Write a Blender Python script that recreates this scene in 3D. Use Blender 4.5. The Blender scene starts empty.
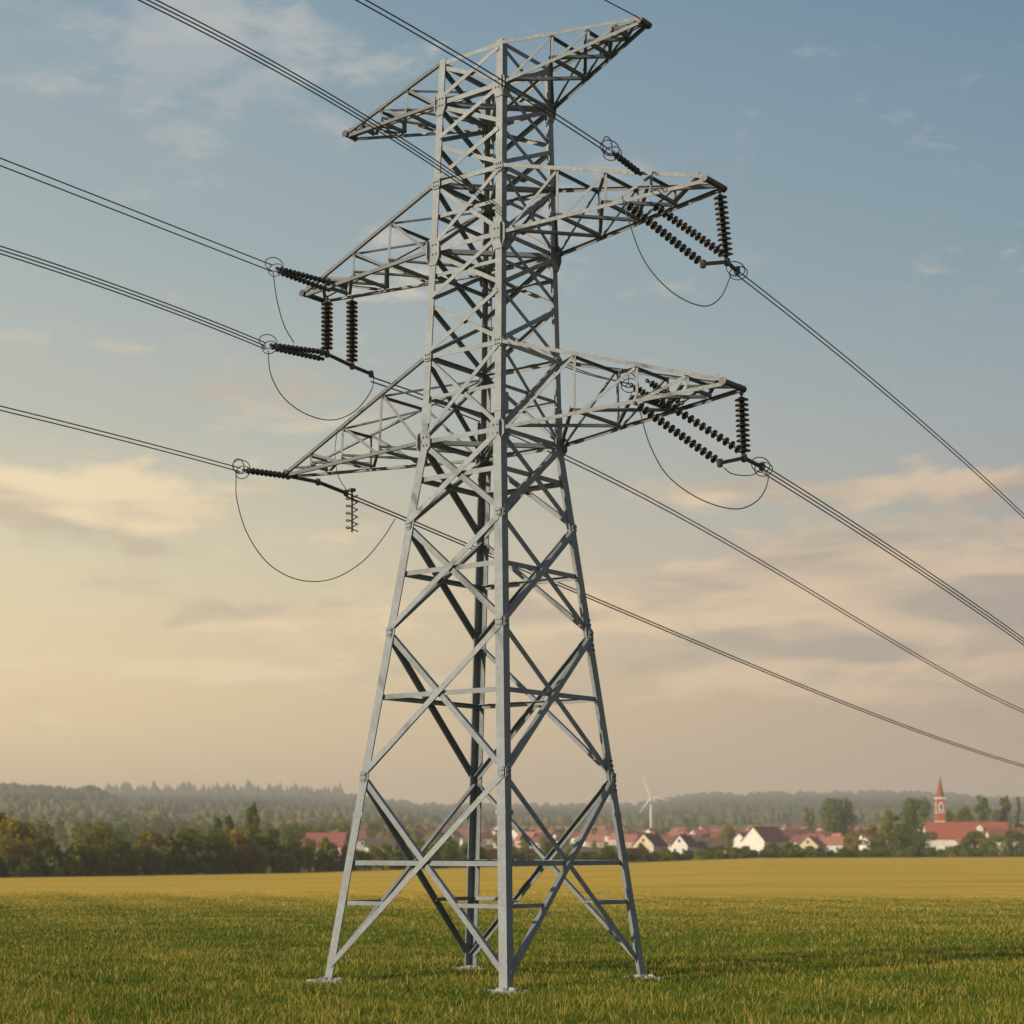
import bpy, math, random
import numpy as np
from mathutils import Vector, Matrix
random.seed(11)
rng = np.random.default_rng(11)
scn = bpy.context.scene
R = math.radians

# ------------------------------------------------------------------ camera
F, YH, CH = 1796.0, 849.2, 3.42        # focal length in pixels, horizon row, eye height
cam_d = bpy.data.cameras.new("camera"); cam = bpy.data.objects.new("camera", cam_d)
scn.collection.objects.link(cam); scn.camera = cam
cam.location = (0, 0, CH); cam.rotation_euler = (R(90), 0, 0)
cam_d.sensor_width = 36; cam_d.lens = F / 1024 * 36
cam_d.shift_y = (YH - 512) / 1024
cam_d.clip_start = 0.1; cam_d.clip_end = 12000
cam_d.dof.use_dof = True; cam_d.dof.focus_distance = 45; cam_d.dof.aperture_fstop = 0.95

# ------------------------------------------------------------------ light
SUN_EL = R(20)
sx, sy = -0.822, -0.57                  # towards the sun, in plan
SUN_AZ = math.atan2(sx, sy)             # clockwise from +Y
sun_d = bpy.data.lights.new("sun", 'SUN'); sun = bpy.data.objects.new("sun", sun_d)
scn.collection.objects.link(sun)
sun_d.energy = 4.1; sun_d.angle = R(0.6); sun_d.color = (1.0, 0.84, 0.64)
sdir = Vector((sx * math.cos(SUN_EL), sy * math.cos(SUN_EL), math.sin(SUN_EL)))
sun.rotation_euler = sdir.to_track_quat('Z', 'Y').to_euler()
sun.location = (-60, -40, 60)
scn.view_settings.view_transform = 'Standard'; scn.view_settings.look = 'None'
scn.view_settings.exposure = 0.25; scn.view_settings.gamma = 1.0

def lin(r, g, b):
    f = lambda c: (c / 255 / 12.92) if c / 255 <= .04045 else ((c / 255 + .055) / 1.055) ** 2.4
    return (f(r), f(g), f(b), 1)

class NT:
    """small helper around a node tree"""
    def __init__(s, tree): s.t = tree; s.n = tree.nodes; s.l = tree.links
    def node(s, kind, **kw):
        n = s.n.new(kind)
        for k, v in kw.items(): setattr(n, k, v)
        return n
    def put(s, sock, v):
        if isinstance(v, bpy.types.NodeSocket): s.l.new(v, sock)
        elif v is not None: sock.default_value = v
    def math(s, op, a, b=None, c=None, clamp=False):
        n = s.node('ShaderNodeMath', operation=op, use_clamp=clamp)
        s.put(n.inputs[0], a)
        if b is not None: s.put(n.inputs[1], b)
        if c is not None: s.put(n.inputs[2], c)
        return n.outputs[0]
    def mix(s, f, a, b, mode='MIX'):
        n = s.node('ShaderNodeMix', data_type='RGBA', blend_type=mode)
        s.put(n.inputs[0], f); s.put(n.inputs[6], a); s.put(n.inputs[7], b)
        return n.outputs[2]
    def ramp(s, f, stops, interp='EASE'):
        n = s.node('ShaderNodeValToRGB'); r = n.color_ramp; r.interpolation = interp
        while len(r.elements) < len(stops): r.elements.new(0.5)
        for e, (p, c) in zip(r.elements, stops):
            e.position = p; e.color = c if len(c) == 4 else (*c, 1)
        s.put(n.inputs[0], f); return n.outputs[0]
    def maprange(s, v, a, b, c=0, d=1, smooth=True):
        n = s.node('ShaderNodeMapRange', interpolation_type='SMOOTHSTEP' if smooth else 'LINEAR')
        s.put(n.inputs[0], v)
        for i, q in enumerate((a, b, c, d)): s.put(n.inputs[i + 1], q)
        return n.outputs[0]
    def comb(s, x, y, z):
        n = s.node('ShaderNodeCombineXYZ')
        for i, q in enumerate((x, y, z)): s.put(n.inputs[i], q)
        return n.outputs[0]
    def noise(s, vec, scale, detail=4, rough=.5, dist=0):
        n = s.node('ShaderNodeTexNoise'); s.put(n.inputs['Vector'], vec)
        n.inputs['Scale'].default_value = scale; n.inputs['Detail'].default_value = detail
        n.inputs['Roughness'].default_value = rough; n.inputs['Distortion'].default_value = dist
        return n.outputs[0]

# ------------------------------------------------------------------ sky (world)
world = bpy.data.worlds.new("World"); scn.world = world; world.use_nodes = True
w = NT(world.node_tree); w.n.clear()
sky = w.node('ShaderNodeTexSky', sky_type='NISHITA', sun_disc=False)
sky.sun_elevation = SUN_EL; sky.sun_rotation = SUN_AZ; sky.dust_density = 2.0; sky.air_density = 1.2
tc = w.node('ShaderNodeTexCoord'); sep = w.node('ShaderNodeSeparateXYZ')
w.l.new(tc.outputs['Generated'], sep.inputs[0])
dx_, dy_, dz_ = sep.outputs
az = w.math('ARCTAN2', dx_, dy_)                          # heading, 0 = +Y
el = w.math('ARCSINE', dz_)
elf = w.maprange(el, 0.0, 0.6, 0, 1, False)
# elevation ramps of the air's own colour: towards the sunset side and away from it
def E_(py): return min(1, math.atan((YH - py) / F) / 0.6)
warm = w.ramp(elf, [(0, lin(234, 204, 158)), (E_(700), lin(234, 207, 158)), (E_(580), lin(216, 203, 166)),
                    (E_(430), lin(176, 178, 166)), (E_(280), lin(152, 165, 166)), (E_(0), lin(123, 147, 160)), (1, lin(92, 122, 148))], 'LINEAR')
cool = w.ramp(elf, [(0, lin(158, 137, 120)), (E_(700), lin(160, 142, 128)), (E_(580), lin(152, 147, 142)),
                    (E_(430), lin(134, 148, 156)), (E_(280), lin(112, 139, 153)), (E_(0), lin(84, 119, 145)), (1, lin(72, 104, 138))], 'LINEAR')
azf = w.maprange(az, -0.30, 0.34, 0, 1, False)
base = w.mix(azf, warm, cool)
# clouds: stretched fractal noise, gathered where the photograph's sky has them
vec = w.comb(w.math('MULTIPLY', az, 1.0), w.math('MULTIPLY', el, 2.5), 0.0)
n1 = w.noise(vec, 9.0, 10, .68, .35)
n2 = w.noise(vec, 26.0, 6, .6, .2)
nn = w.math('ADD', w.math('MULTIPLY', n1, .66), w.math('MULTIPLY', n2, .34))
def blob(px, py, rx, ry, amp):
    a0 = math.atan((px - 512) / F); e0 = math.atan((YH - py) / F * math.cos(a0))
    u = w.math('DIVIDE', w.math('SUBTRACT', az, a0), rx / F)
    v = w.math('DIVIDE', w.math('SUBTRACT', el, e0), ry / F)
    d = w.math('ADD', w.math('MULTIPLY', u, u), w.math('MULTIPLY', v, v))
    return w.math('MULTIPLY', w.math('EXPONENT', w.math('MULTIPLY', d, -1.0)), amp)
BL = [(70, 500, 230, 42, .24), (250, 400, 170, 40, .12), (200, 60, 150, 60, .20), (560, 240, 200, 60, .05), (400, 230, 120, 40, .05), (300, 615, 260, 26, .13),
      (230, 672, 210, 16, .17), (760, 590, 260, 32, .21), (960, 540, 200, 40, .20), (900, 640, 300, 60, .20),
      (960, 270, 190, 50, .06), (700, 490, 160, 14, .15), (960, 485, 120, 16, .16), (820, 160, 170, 50, .03), (560, 690, 260, 30, .10), (330, 290, 60, 20, .06)]
acc = None
for b in BL:
    q = blob(*b); acc = q if acc is None else w.math('ADD', acc, q)
cov = w.math('ADD', nn, acc)
dens = w.maprange(cov, 0.55, 0.70)
shade = w.maprange(w.noise(w.comb(w.math('ADD', az, .35), w.math('MULTIPLY', el, 5.5), 1.7), 8, 5, .5, .2), .40, .62)
lit = w.mix(azf, lin(240, 216, 174), lin(200, 174, 148))
shd = w.mix(azf, lin(190, 174, 150), lin(148, 139, 133))
hi = w.maprange(el, .20, .42)
lit = w.mix(hi, lit, lin(182, 180, 176)); shd = w.mix(hi, shd, lin(160, 166, 172))
ccol = w.mix(shade, shd, lit)
front = w.mix(w.math('MULTIPLY', dens, w.maprange(el, .12, .38, .84, .62)), base, ccol)
# in the real sky strength: Nishita gives the light, the air and clouds above are laid over it
nis = w.mix(1.0, sky.outputs[0], (0.10, 0.10, 0.10, 1), 'MULTIPLY')
full = w.mix(0.97, nis, front)
# the sky opposite the glow, to the right of and behind the viewer, is dimmer; so is the zenith
dim = w.math('MULTIPLY', w.maprange(az, .45, 1.1), w.maprange(az, 2.5, 3.1, 1, 0))
full = w.mix(w.math('MULTIPLY', dim, .62), full, (.10, .13, .17, 1))
full = w.mix(w.maprange(el, .55, 1.0, 0, .5), full, (.07, .11, .17, 1))
bg = w.node('ShaderNodeBackground'); w.put(bg.inputs[0], full); bg.inputs[1].default_value = 1.04
out = w.node('ShaderNodeOutputWorld'); w.l.new(bg.outputs[0], out.inputs[0])

# ------------------------------------------------------------------ helpers
col = scn.collection
def tag(o, label=None, cat=None, group=None, kind=None):
    if label: o['label'] = label
    if cat: o['category'] = cat
    if group: o['group'] = group
    if kind: o['kind'] = kind
    return o
def empty(name, loc, rz=0):
    o = bpy.data.objects.new(name, None); col.objects.link(o); o.location = loc; o.rotation_euler = (0, 0, rz)
    o.empty_display_size = .3
    return o
def link(name, me, parent=None, m=None):
    o = bpy.data.objects.new(name, me); col.objects.link(o)
    if parent is not None: o.parent = parent
    if m is not None and not me.materials: me.materials.append(m)
    return o
def mesh(name, v, f, mats=None, smooth=False):
    me = bpy.data.meshes.new(name); me.from_pydata([tuple(q) for q in v], [], f)
    for m in (mats or []): me.materials.append(m)
    if smooth: me.polygons.foreach_set('use_smooth', [True] * len(me.polygons))
    me.update(); return me
class MB:
    def __init__(s): s.v = []; s.f = []; s.mi = []
    def add(s, v, f, mi=0):
        n = len(s.v); s.v += [tuple(q) for q in v]; s.f += [tuple(i + n for i in q) for q in f]; s.mi += [mi] * len(f)
    def box(s, x0, x1, y0, y1, z0, z1, mi=0):
        v = [(x, y, z) for z in (z0, z1) for y in (y0, y1) for x in (x0, x1)]
        s.add(v, [(0, 2, 3, 1), (4, 5, 7, 6), (0, 1, 5, 4), (2, 6, 7, 3), (0, 4, 6, 2), (1, 3, 7, 5)], mi)
    def prism(s, poly, p0, ex, ey, ez, L, mi=0):
        """polygon (2-D list) in the ex, ey plane at p0, pushed along ez by L"""
        n = len(poly); p0 = Vector(p0)
        a = [p0 + ex * x + ey * y for x, y in poly]; b = [q + ez * L for q in a]
        s.add(a + b, [tuple(range(n))[::-1], tuple(range(n, 2 * n))] + [(i, (i + 1) % n, (i + 1) % n + n, i + n) for i in range(n)], mi)
    def angle(s, p0, p1, nrm, size, th=None, side=1, inset=0):
        """steel angle section from p0 to p1: one flange in the face plane, the other pointing inwards (-nrm)"""
        p0 = Vector(p0); p1 = Vector(p1); d = (p1 - p0); L = d.length; d.normalize()
        nrm = Vector(nrm); nrm = (nrm - d * nrm.dot(d)).normalized(); ex = d.cross(nrm) * side; ey = -nrm
        t = th or size * .13; h = size / 2
        poly = [(-h, 0), (h, 0), (h, t), (-h + t, t), (-h + t, size * .85), (-h, size * .85)]
        s.prism(poly, p0 - nrm * inset, ex, ey, d, L)
    def tube(s, pts, r, k=6, closed=False, mi=0):
        pts = [Vector(p) for p in pts]; n = len(pts); rings = []; up = Vector((0.13, .21, 1)).normalized()
        for i, p in enumerate(pts):
            a = pts[(i - 1) % n] if (closed or i > 0) else p; b = pts[(i + 1) % n] if (closed or i < n - 1) else p
            d = (b - a).normalized(); e = d.cross(up)
            if e.length < .05: e = d.cross(Vector((1, 0, 0)))
            e.normalize(); g = e.cross(d)
            rr = r[i] if isinstance(r, (list, tuple)) else r
            rings.append([p + (e * math.cos(2 * math.pi * j / k) + g * math.sin(2 * math.pi * j / k)) * rr for j in range(k)])
        v = [q for ring in rings for q in ring]; f = []
        for i in range(n if closed else n - 1):
            for j in range(k):
                i2 = (i + 1) % n; f.append((i * k + j, i * k + (j + 1) % k, i2 * k + (j + 1) % k, i2 * k + j))
        if not closed: f += [tuple(range(k))[::-1], tuple((n - 1) * k + j for j in range(k))]
        s.add(v, f, mi)
    def lathe(s, prof, p0, p1, k=14, mi=0):
        p0 = Vector(p0); d = (Vector(p1) - p0).normalized(); e = d.cross(Vector((.1, .2, 1)));
        if e.length < .2: e = d.cross(Vector((1, 0, 0)))
        e.normalize(); g = e.cross(d); v = []; f = []
        for (r, z) in prof: v += [p0 + d * z + (e * math.cos(2 * math.pi * j / k) + g * math.sin(2 * math.pi * j / k)) * r for j in range(k)]
        for i in range(len(prof) - 1):
            for j in range(k): f.append((i * k + j, i * k + (j + 1) % k, (i + 1) * k + (j + 1) % k, (i + 1) * k + j))
        f += [tuple(range(k))[::-1], tuple((len(prof) - 1) * k + j for j in range(k))]
        s.add(v, f, mi)
    def build(s, name, m, parent=None, smooth=False, origin=None):
        ms = m if isinstance(m, (list, tuple)) else [m]
        v = s.v
        if origin is not None: v = [(a - origin[0], b - origin[1], c - origin[2]) for a, b, c in v]
        me = mesh(name, v, s.f, ms, smooth); me.polygons.foreach_set('material_index', s.mi); me.update()
        return link(name, me, parent)

def ray(px, py, Y):
    return Vector(((px - 512) / F * Y, Y, CH + (YH - py) / F * Y))
def on_plane(px, py, p0, d):
    """point where the sight line through a photo pixel meets the upright plane through p0 along plan direction d"""
    k = (px - 512) / F                                  # p0.x + t d.x = k (p0.y + t d.y)
    t = (k * p0[1] - p0[0]) / (d[0] - k * d[1])
    return ray(px, py, p0[1] + t * d[1])

# ------------------------------------------------------------------ materials
def mat(name, c, rough=.7, metal=0., var=.0, vscale=3., bump=0., bscale=8., spec=.5, c2=None):
    m = bpy.data.materials.new(name); m.use_nodes = True; t = NT(m.node_tree); p = t.n['Principled BSDF']
    p.inputs['Roughness'].default_value = rough; p.inputs['Metallic'].default_value = metal
    p.inputs['Specular IOR Level'].default_value = spec
    tcn = t.node('ShaderNodeTexCoord'); v = tcn.outputs['Object']
    if var or c2:
        nz = t.noise(v, vscale, 6, .6); f = t.maprange(nz, .3, .7)
        lo = c2 or tuple(q * (1 - var) for q in c[:3]); hi_ = c if c2 else tuple(min(1, q * (1 + var)) for q in c[:3])
        t.put(p.inputs['Base Color'], t.mix(f, (*lo[:3], 1), (*hi_[:3], 1)))
    else: p.inputs['Base Color'].default_value = (*c[:3], 1)
    if bump:
        b = t.node('ShaderNodeBump'); b.inputs['Strength'].default_value = bump; b.inputs['Distance'].default_value = .05
        t.put(b.inputs['Height'], t.noise(v, bscale, 5, .6)); t.l.new(b.outputs[0], p.inputs['Normal'])
    return m
M = {}
def steel(name, c, dark=.84):
    m = bpy.data.materials.new(name); m.use_nodes = True; t = NT(m.node_tree); p = t.n['Principled BSDF']
    v = t.node('ShaderNodeNewGeometry').outputs['Position']
    a = t.noise(v, 1.1, 6, .65); b = t.noise(v, 14, 4, .7)
    sp = t.node('ShaderNodeTexVoronoi'); sp.inputs['Scale'].default_value = 9; t.put(sp.inputs['Vector'], v)
    base_ = t.mix(t.maprange(a, .35, .65), tuple(q * dark for q in c) + (1,), tuple(c) + (1,))
    base_ = t.mix(t.math('MULTIPLY', t.maprange(b, .5, .75), .18), base_, (.20, .18, .15, 1))
    bw = t.node('ShaderNodeRGBToBW'); t.l.new(sp.outputs['Color'], bw.inputs[0]); base_ = t.mix(.10, base_, bw.outputs[0], 'OVERLAY')
    t.put(p.inputs['Base Color'], base_)
    t.put(p.inputs['Roughness'], t.maprange(b, .3, .7, .55, .66)); p.inputs['Metallic'].default_value = .25
    return m
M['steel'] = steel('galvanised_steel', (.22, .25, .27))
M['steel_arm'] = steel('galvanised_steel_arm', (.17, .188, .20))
M['fitting'] = mat('dark_fitting', (.055, .055, .06), .45, .5, .3, 9)
M['insul'] = mat('brown_glazed_porcelain', (.012, .011, .012), .25, 0, .35, 6)
M['wire'] = mat('weathered_conductor', (.055, .055, .058), .5, .5)
M['concrete'] = mat('pale_concrete', (.36, .35, .32), .9, 0, .5, 6, 1.0, 12)

# ------------------------------------------------------------------ terrain
EY = [(-400, 884), (0, 878), (250, 874), (300, 873), (500, 867), (650, 862), (760, 858), (1024, 857), (1500, 858)]
PR = {  # photo column -> (distance, photo row) of the land beyond the field
 0: [(450, 869), (800, 847), (1500, 818), (2000, 808), (2600, 790), (4400, 796), (5300, 800)],
 92: [(450, 869), (800, 847), (1500, 820), (2000, 810), (2600, 793), (4400, 797), (5300, 803)],
 120: [(450, 868), (800, 848), (1500, 822), (2000, 813), (2600, 806), (4400, 797), (5300, 803)],
 250: [(480, 867), (800, 850), (1500, 824), (2000, 814), (4400, 797), (5300, 805)],
 330: [(480, 866), (800, 850), (1500, 828), (2000, 818), (4400, 800), (5300, 808)],
 450: [(600, 858), (900, 847), (1500, 832), (2200, 824), (4400, 811), (5300, 815)],
 620: [(700, 855), (900, 848), (1300, 836), (2000, 826), (4400, 810), (5300, 815)],
 720: [(700, 854), (900, 847), (1300, 835), (2000, 822), (4400, 799), (5300, 808)],
 900: [(700, 854), (900, 846), (1300, 833), (2000, 818), (4400, 798), (5300, 806)],
 1024: [(760, 853), (900, 847), (1300, 834), (2000, 820), (4400, 804), (5300, 808)]}
PK = sorted(PR)
def edge_y(px):
    px = min(max(px, -300), 1400); return 400 / (1 - 1.17 * (px - 512) / F)
def interp(xs, ys, x): return float(np.interp(x, xs, ys))
def prof(k, px, Y):
    E = edge_y(px); er = interp([a for a, b in EY], [b for a, b in EY], px)
    pts = [(120, CH - 0.0)] 
    ys = [0, 120, E]; zs = [0, 0, CH - (er - YH) * E / F]
    for d, r in PR[k]:
        if d > E + 60: ys.append(d); zs.append(CH - (r - YH) * d / F)
    ys.append(8000); zs.append(zs[-1] - 60)
    return interp(ys, zs, Y)
def ground(x, y):
    if y < 60: return 0.0
    px = 512 + F * x / y
    q = min(max(px, PK[0]), PK[-1] - 1e-3)
    i = max(j for j in range(len(PK)) if PK[j] <= q); i = min(i, len(PK) - 2)
    f = (q - PK[i]) / (PK[i + 1] - PK[i]); f = f * f * (3 - 2 * f)
    pxc = min(max(px, -300), 1400)
    return prof(PK[i], pxc, y) * (1 - f) + prof(PK[i + 1], pxc, y) * f

def sheet(name, ys, m, ridge=0):
    cols = np.concatenate([np.linspace(-1500, -150, 14), np.linspace(-120, 1140, 127), np.linspace(1200, 2600, 15)])
    v = []; nx = len(cols)
    for y in ys:
        for c in cols:
            x = (c - 512) / F * y if y > 120 else (c - 512) / F * 120
            z = ground(x, y)
            if y > 1600: z += ridge * (math.sin(x * .011 + y * .004) + .6 * math.sin(x * .027 + 1.3 + y * .01)) * min(1, (y - 1600) / 600)
            v.append((x, y, z))
    f = [(j * nx + i, j * nx + i + 1, (j + 1) * nx + i + 1, (j + 1) * nx + i) for j in range(len(ys) - 1) for i in range(nx - 1)]
    return tag(link(name, mesh(name, v, f, [m], True)), kind='structure')

# field and meadow soil
m = bpy.data.materials.new('field_soil'); m.use_nodes = True; t = NT(m.node_tree); p = t.n['Principled BSDF']
p.inputs['Roughness'].default_value = .95; p.inputs['Specular IOR Level'].default_value = .1
pos = t.node('ShaderNodeNewGeometry').outputs['Position']; sp = t.node('ShaderNodeSeparateXYZ'); t.l.new(pos, sp.inputs[0])
X, Y = sp.outputs[0], sp.outputs[1]
wob = t.noise(pos, .03, 5, .6)
gold_f = t.maprange(t.math('ADD', t.math('ADD', Y, t.math('MULTIPLY', X, .12)), t.math('MULTIPLY', wob, 46)), 92, 185)
far = t.math('SUBTRACT', Y, t.math('MULTIPLY', X, 1.17))
mead = t.maprange(far, 396, 402, 0, 1, False)
fine = t.noise(pos, 6, 6, .7); mid = t.noise(pos, .35, 5, .6)
stretch = t.noise(t.comb(t.math('MULTIPLY', t.math('ADD', X, t.math('MULTIPLY', Y, .3)), .012), t.math('MULTIPLY', Y, .11), 0), 1.0, 5, .65)
green = t.mix(t.maprange(fine, .35, .65), (.055, .080, .010, 1), (.14, .15, .022, 1))
green = t.mix(t.math('MULTIPLY', t.maprange(mid, .45, .65), .5), green, (.13, .11, .03, 1))
gold = t.mix(t.maprange(stretch, .35, .65), (.58, .37, .045, 1), (.76, .48, .065, 1))
gold = t.mix(t.math('MULTIPLY', t.maprange(fine, .4, .7), .4), gold, (.36, .30, .06, 1))
# tractor wheelings through the crop
tr = t.math('ABSOLUTE', t.math('SUBTRACT', t.math('FRACT', t.math('DIVIDE', t.math('ADD', Y, t.math('MULTIPLY', X, -.55)), 62.)), .5))
gold = t.mix(t.math('MULTIPLY', t.maprange(tr, .018, .045, 1, 0), .35), gold, (.22, .20, .04, 1))
meadow = t.mix(t.maprange(t.noise(pos, .012, 6, .6), .4, .6), (.07, .085, .022, 1), (.17, .16, .05, 1))
cc = t.mix(gold_f, green, gold); cc = t.mix(mead, cc, meadow)
t.put(p.inputs['Base Color'], cc)
bp = t.node('ShaderNodeBump'); bp.inputs['Strength'].default_value = .35; bp.inputs['Distance'].default_value = .25
t.put(bp.inputs['Height'], t.math('ADD', fine, mid)); t.l.new(bp.outputs[0], p.inputs['Normal'])
sheet('ground', list(np.linspace(-300, 100, 9)) + [110, 120, 140, 170, 200, 230, 260, 290, 320, 350, 380, 410, 440, 470, 500, 540, 580, 620, 660, 700, 760, 820, 900, 1000, 1100, 1200, 1350, 1500, 1650, 1800], m)
M['hill'] = mat('wooded_hill', (.13, .135, .050), .95, 0, 0, .005, c2=(.045, .065, .028), spec=.1)
sheet('hills', list(np.linspace(1800, 5400, 70)), M['hill'], 2.0)

# ------------------------------------------------------------------ the pylon
CX, CY, YAW = -0.647, 46.5, 0.128
W0, W3, W8 = 2.976, 1.304, 1.035
ZL = dict(n1=5.27, n2=8.99, n25=11.75, lo=13.90, lot=16.09, m=17.5, mid=18.84, midt=20.54, t0=21.6, top=22.64, peak=23.66)
LEG = dict(L=math.pi, N=-math.pi / 2, R=0.0, B=math.pi / 2)
def legp(k, z):
    h = W0 + (W3 - W0) * z / ZL['lo'] if z < ZL['lo'] else W3 + (W8 - W3) * (z - ZL['lo']) / (ZL['peak'] - ZL['lo'])
    a = LEG[k] + YAW; r = h * math.sqrt(2)
    return Vector((CX + r * math.cos(a) + .0095 * z, CY + r * math.sin(a), z))
U = (legp('N', 0) - legp('L', 0)).normalized(); V = (legp('R', 0) - legp('N', 0)).normalized()
Uz = Vector((0, 0, 1))
FN = {('L', 'N'): -V, ('N', 'R'): U, ('R', 'B'): V, ('B', 'L'): -U}
pylon = empty('electricity_pylon', (CX, CY, 0))
tag(pylon, 'tall grey galvanised steel lattice pylon with six cross-arms standing in the green field', 'pylon')
PO = Vector((CX, CY, 0))
def part(mb, name, m, parent=pylon, po=PO, smooth=False): return mb.build(name, m, parent, smooth, po)
legs = {}
for k in 'LNRB':
    ins = {'L': (U, V), 'N': (-U, V), 'R': (-U, -V), 'B': (U, -V)}[k]
    mb = MB()
    segs = [0, ZL['n1'] * .8, ZL['lo'], ZL['peak']]
    for a, b, sz in ((0, ZL['lo'], .25), (ZL['lo'], ZL['peak'] + .1, .20)):
        p0, p1 = legp(k, a), legp(k, b); d = (p1 - p0); L = d.length; d.normalize(); th = .035
        ex, ey = ins
        mb.prism([(0, 0), (sz, 0), (sz, th), (th, th), (th, sz), (0, sz)] if ex.cross(ey).dot(d) > 0 else [(0, 0), (0, sz), (th, sz), (th, th), (sz, th), (sz, 0)], p0, ex, ey, d, L)
    # splice plates over the joints
    for z in (4.25, ZL['lo'] + .45):
        p0 = legp(k, z) - ins[0] * .012 - ins[1] * .012; d = (legp(k, z + 1) - legp(k, z)).normalized()
        mb.prism([(0, 0), (.31, 0), (.31, .012), (.012, .012), (.012, .31), (0, .31)], p0, ins[0], ins[1], d, .12 if z < 5 else .5)
    legs[k] = part(mb, 'leg', M['steel'])
    # footing: rough poured pad and stub
    fb = MB(); c = legp(k, 0) + (ins[0] + ins[1]) * .1; n = 22
    pr = [(.62, -.1), (.50, .03), (.36, .06), (.26, .07), (.19, .12), (.10, .13)]
    v = []
    for r, z in pr:
        for j in range(n):
            a = 2 * math.pi * j / n; rr = r * (1 + random.uniform(-.26, .26)); v.append((c.x + rr * math.cos(a) * 1.25, c.y + rr * math.sin(a), z + random.uniform(-.035, .045)))
    f = [(i * n + j, i * n + (j + 1) % n, (i + 1) * n + (j + 1) % n, (i + 1) * n + j) for i in range(len(pr) - 1) for j in range(n)] + [tuple((len(pr) - 1) * n + j for j in range(n))]
    fb.add(v, f); part(fb, 'footing', M['concrete'])

def plate(k, z, face, w_, h_, parent, off=.02, drop=0):
    """eight-sided gusset plate on the outer face of a leg, with bolt heads"""
    nrm = FN[face]; other = face[1] if face[0] == k else face[0]
    ex = (legp(other, z) - legp(k, z)).normalized(); p0 = legp(k, z) + ex * (.10) + nrm * off
    mb = MB(); a, b = w_ / 2, h_ / 2; c = min(a, b) * .45
    poly = [(-a, -b + c), (-a + c, -b - drop), (a - c, -b - drop), (a, -b + c), (a, b - c), (a - c, b), (-a + c, b), (-a, b - c)]
    mb.prism(poly, p0, ex, Uz, nrm, .025)
    for i in (-1, 0, 1):
        for j in (-1, 1):
            q = p0 + ex * i * a * .5 + Uz * j * b * .42 + nrm * .025
            mb.prism([(.028 * math.cos(s_ * math.pi / 3), .028 * math.sin(s_ * math.pi / 3)) for s_ in range(6)], q, ex, Uz, nrm, .03)
    return part(mb, 'gusset_plate', M['steel'], parent)

order = [0, ZL['n1'], ZL['n2'], ZL['n25'], ZL['lo'], ZL['lot'], ZL['m'], ZL['mid'], ZL['midt'], ZL['t0'], ZL['top'], ZL['peak']]
for face, nrm in FN.items():
    a, b = face
    for i in range(len(order) - 1):
        z0, z1 = order[i], order[i + 1]
        sz = .145 if z1 <= ZL['lo'] else .105; lo_ = .44 if i == 0 else .12
        i0 = (legp(b, z0) - legp(a, z0)).normalized() * .12
        A0, B0, A1, B1 = legp(a, z0 + lo_) + i0, legp(b, z0 + lo_) - i0, legp(a, z1 - .10) + i0, legp(b, z1 - .10) - i0
        mb = MB(); mb.angle(A0, B1, nrm, sz, side=1, inset=-.03); part(mb, 'diagonal_brace', M['steel'])
        mb = MB(); mb.angle(B0, A1, nrm, sz, side=-1, inset=.04); part(mb, 'diagonal_brace', M['steel'])
        wa, wb = (B0 - A0).length, (B1 - A1).length; fr = wa / (wa + wb); zc = z0 + lo_ + (z1 - z0 - lo_ - .1) * fr
        if z0 < ZL['midt'] and z1 != ZL['m']:
            mb = MB(); mb.angle(legp(a, zc) + i0 * .4, legp(b, zc) - i0 * .4, nrm, sz * .85, inset=.075); part(mb, 'horizontal_brace', M['steel'])
        if i == 0:           # short secondary ties from leg to brace
            zt = 2.05; fr2 = (zt - lo_) / (z1 - .1 - lo_)
            for s_, (la, q0, q1) in ((1, (a, A0, B1)), (-1, (b, B0, A1))):
                mb = MB(); mb.angle(legp(la, zt), q0 + (q1 - q0) * fr2, nrm, .10, inset=.05); part(mb, 'short_tie', M['steel'])
        if z0 in (ZL['lo'], ZL['lot'], ZL['mid'], ZL['midt'], ZL['top']):
            mb = MB(); mb.angle(legp(a, z0) + i0 * .3, legp(b, z0) - i0 * .3, nrm, .115, inset=.02); part(mb, 'horizontal_brace', M['steel'])
    mb = MB(); mb.angle(legp(a, ZL['peak']), legp(b, ZL['peak']), nrm, .105, inset=.02); part(mb, 'horizontal_brace', M['steel'])
    # joint bolts and plates
    for k in face:
        for z, w_, h_, dr in ((ZL['lo'], .46, .50, .0), (ZL['mid'], .44, .56, .12), (ZL['top'], .38, .42, .12), (ZL['lot'], .26, .24, 0), (ZL['midt'], .28, .26, 0), (ZL['n1'], .20, .30, 0), (ZL['n2'], .18, .28, 0), (ZL['n25'], .18, .24, 0)):
            plate(k, z, face, w_, h_, legs[k], drop=dr, off=.012)
for z in (ZL['lo'], ZL['mid'], ZL['midt'], ZL['top'], ZL['n1'] * .59):
    if z < 5: pairs = []
    else: pairs = [('L', 'R'), ('N', 'B')]
    for i, (a, b) in enumerate(pairs):
        mb = MB(); mb.angle(legp(a, z - .06 - .09 * i), legp(b, z - .06 - .09 * i), (0, 0, -1), .13); part(mb, 'plan_brace', M['steel'])
# climbing bolts on the right-hand leg
mb = MB()
for i in range(14):
    z = (4.95 if i < 7 else 8.6) + (i % 7) * .13; p0 = legp('R', z) - V * .1
    mb.tube([p0, p0 + U * .09], .016, 5)
part(mb, 'climbing_bolts', M['fitting'], legs['R'])

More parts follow.
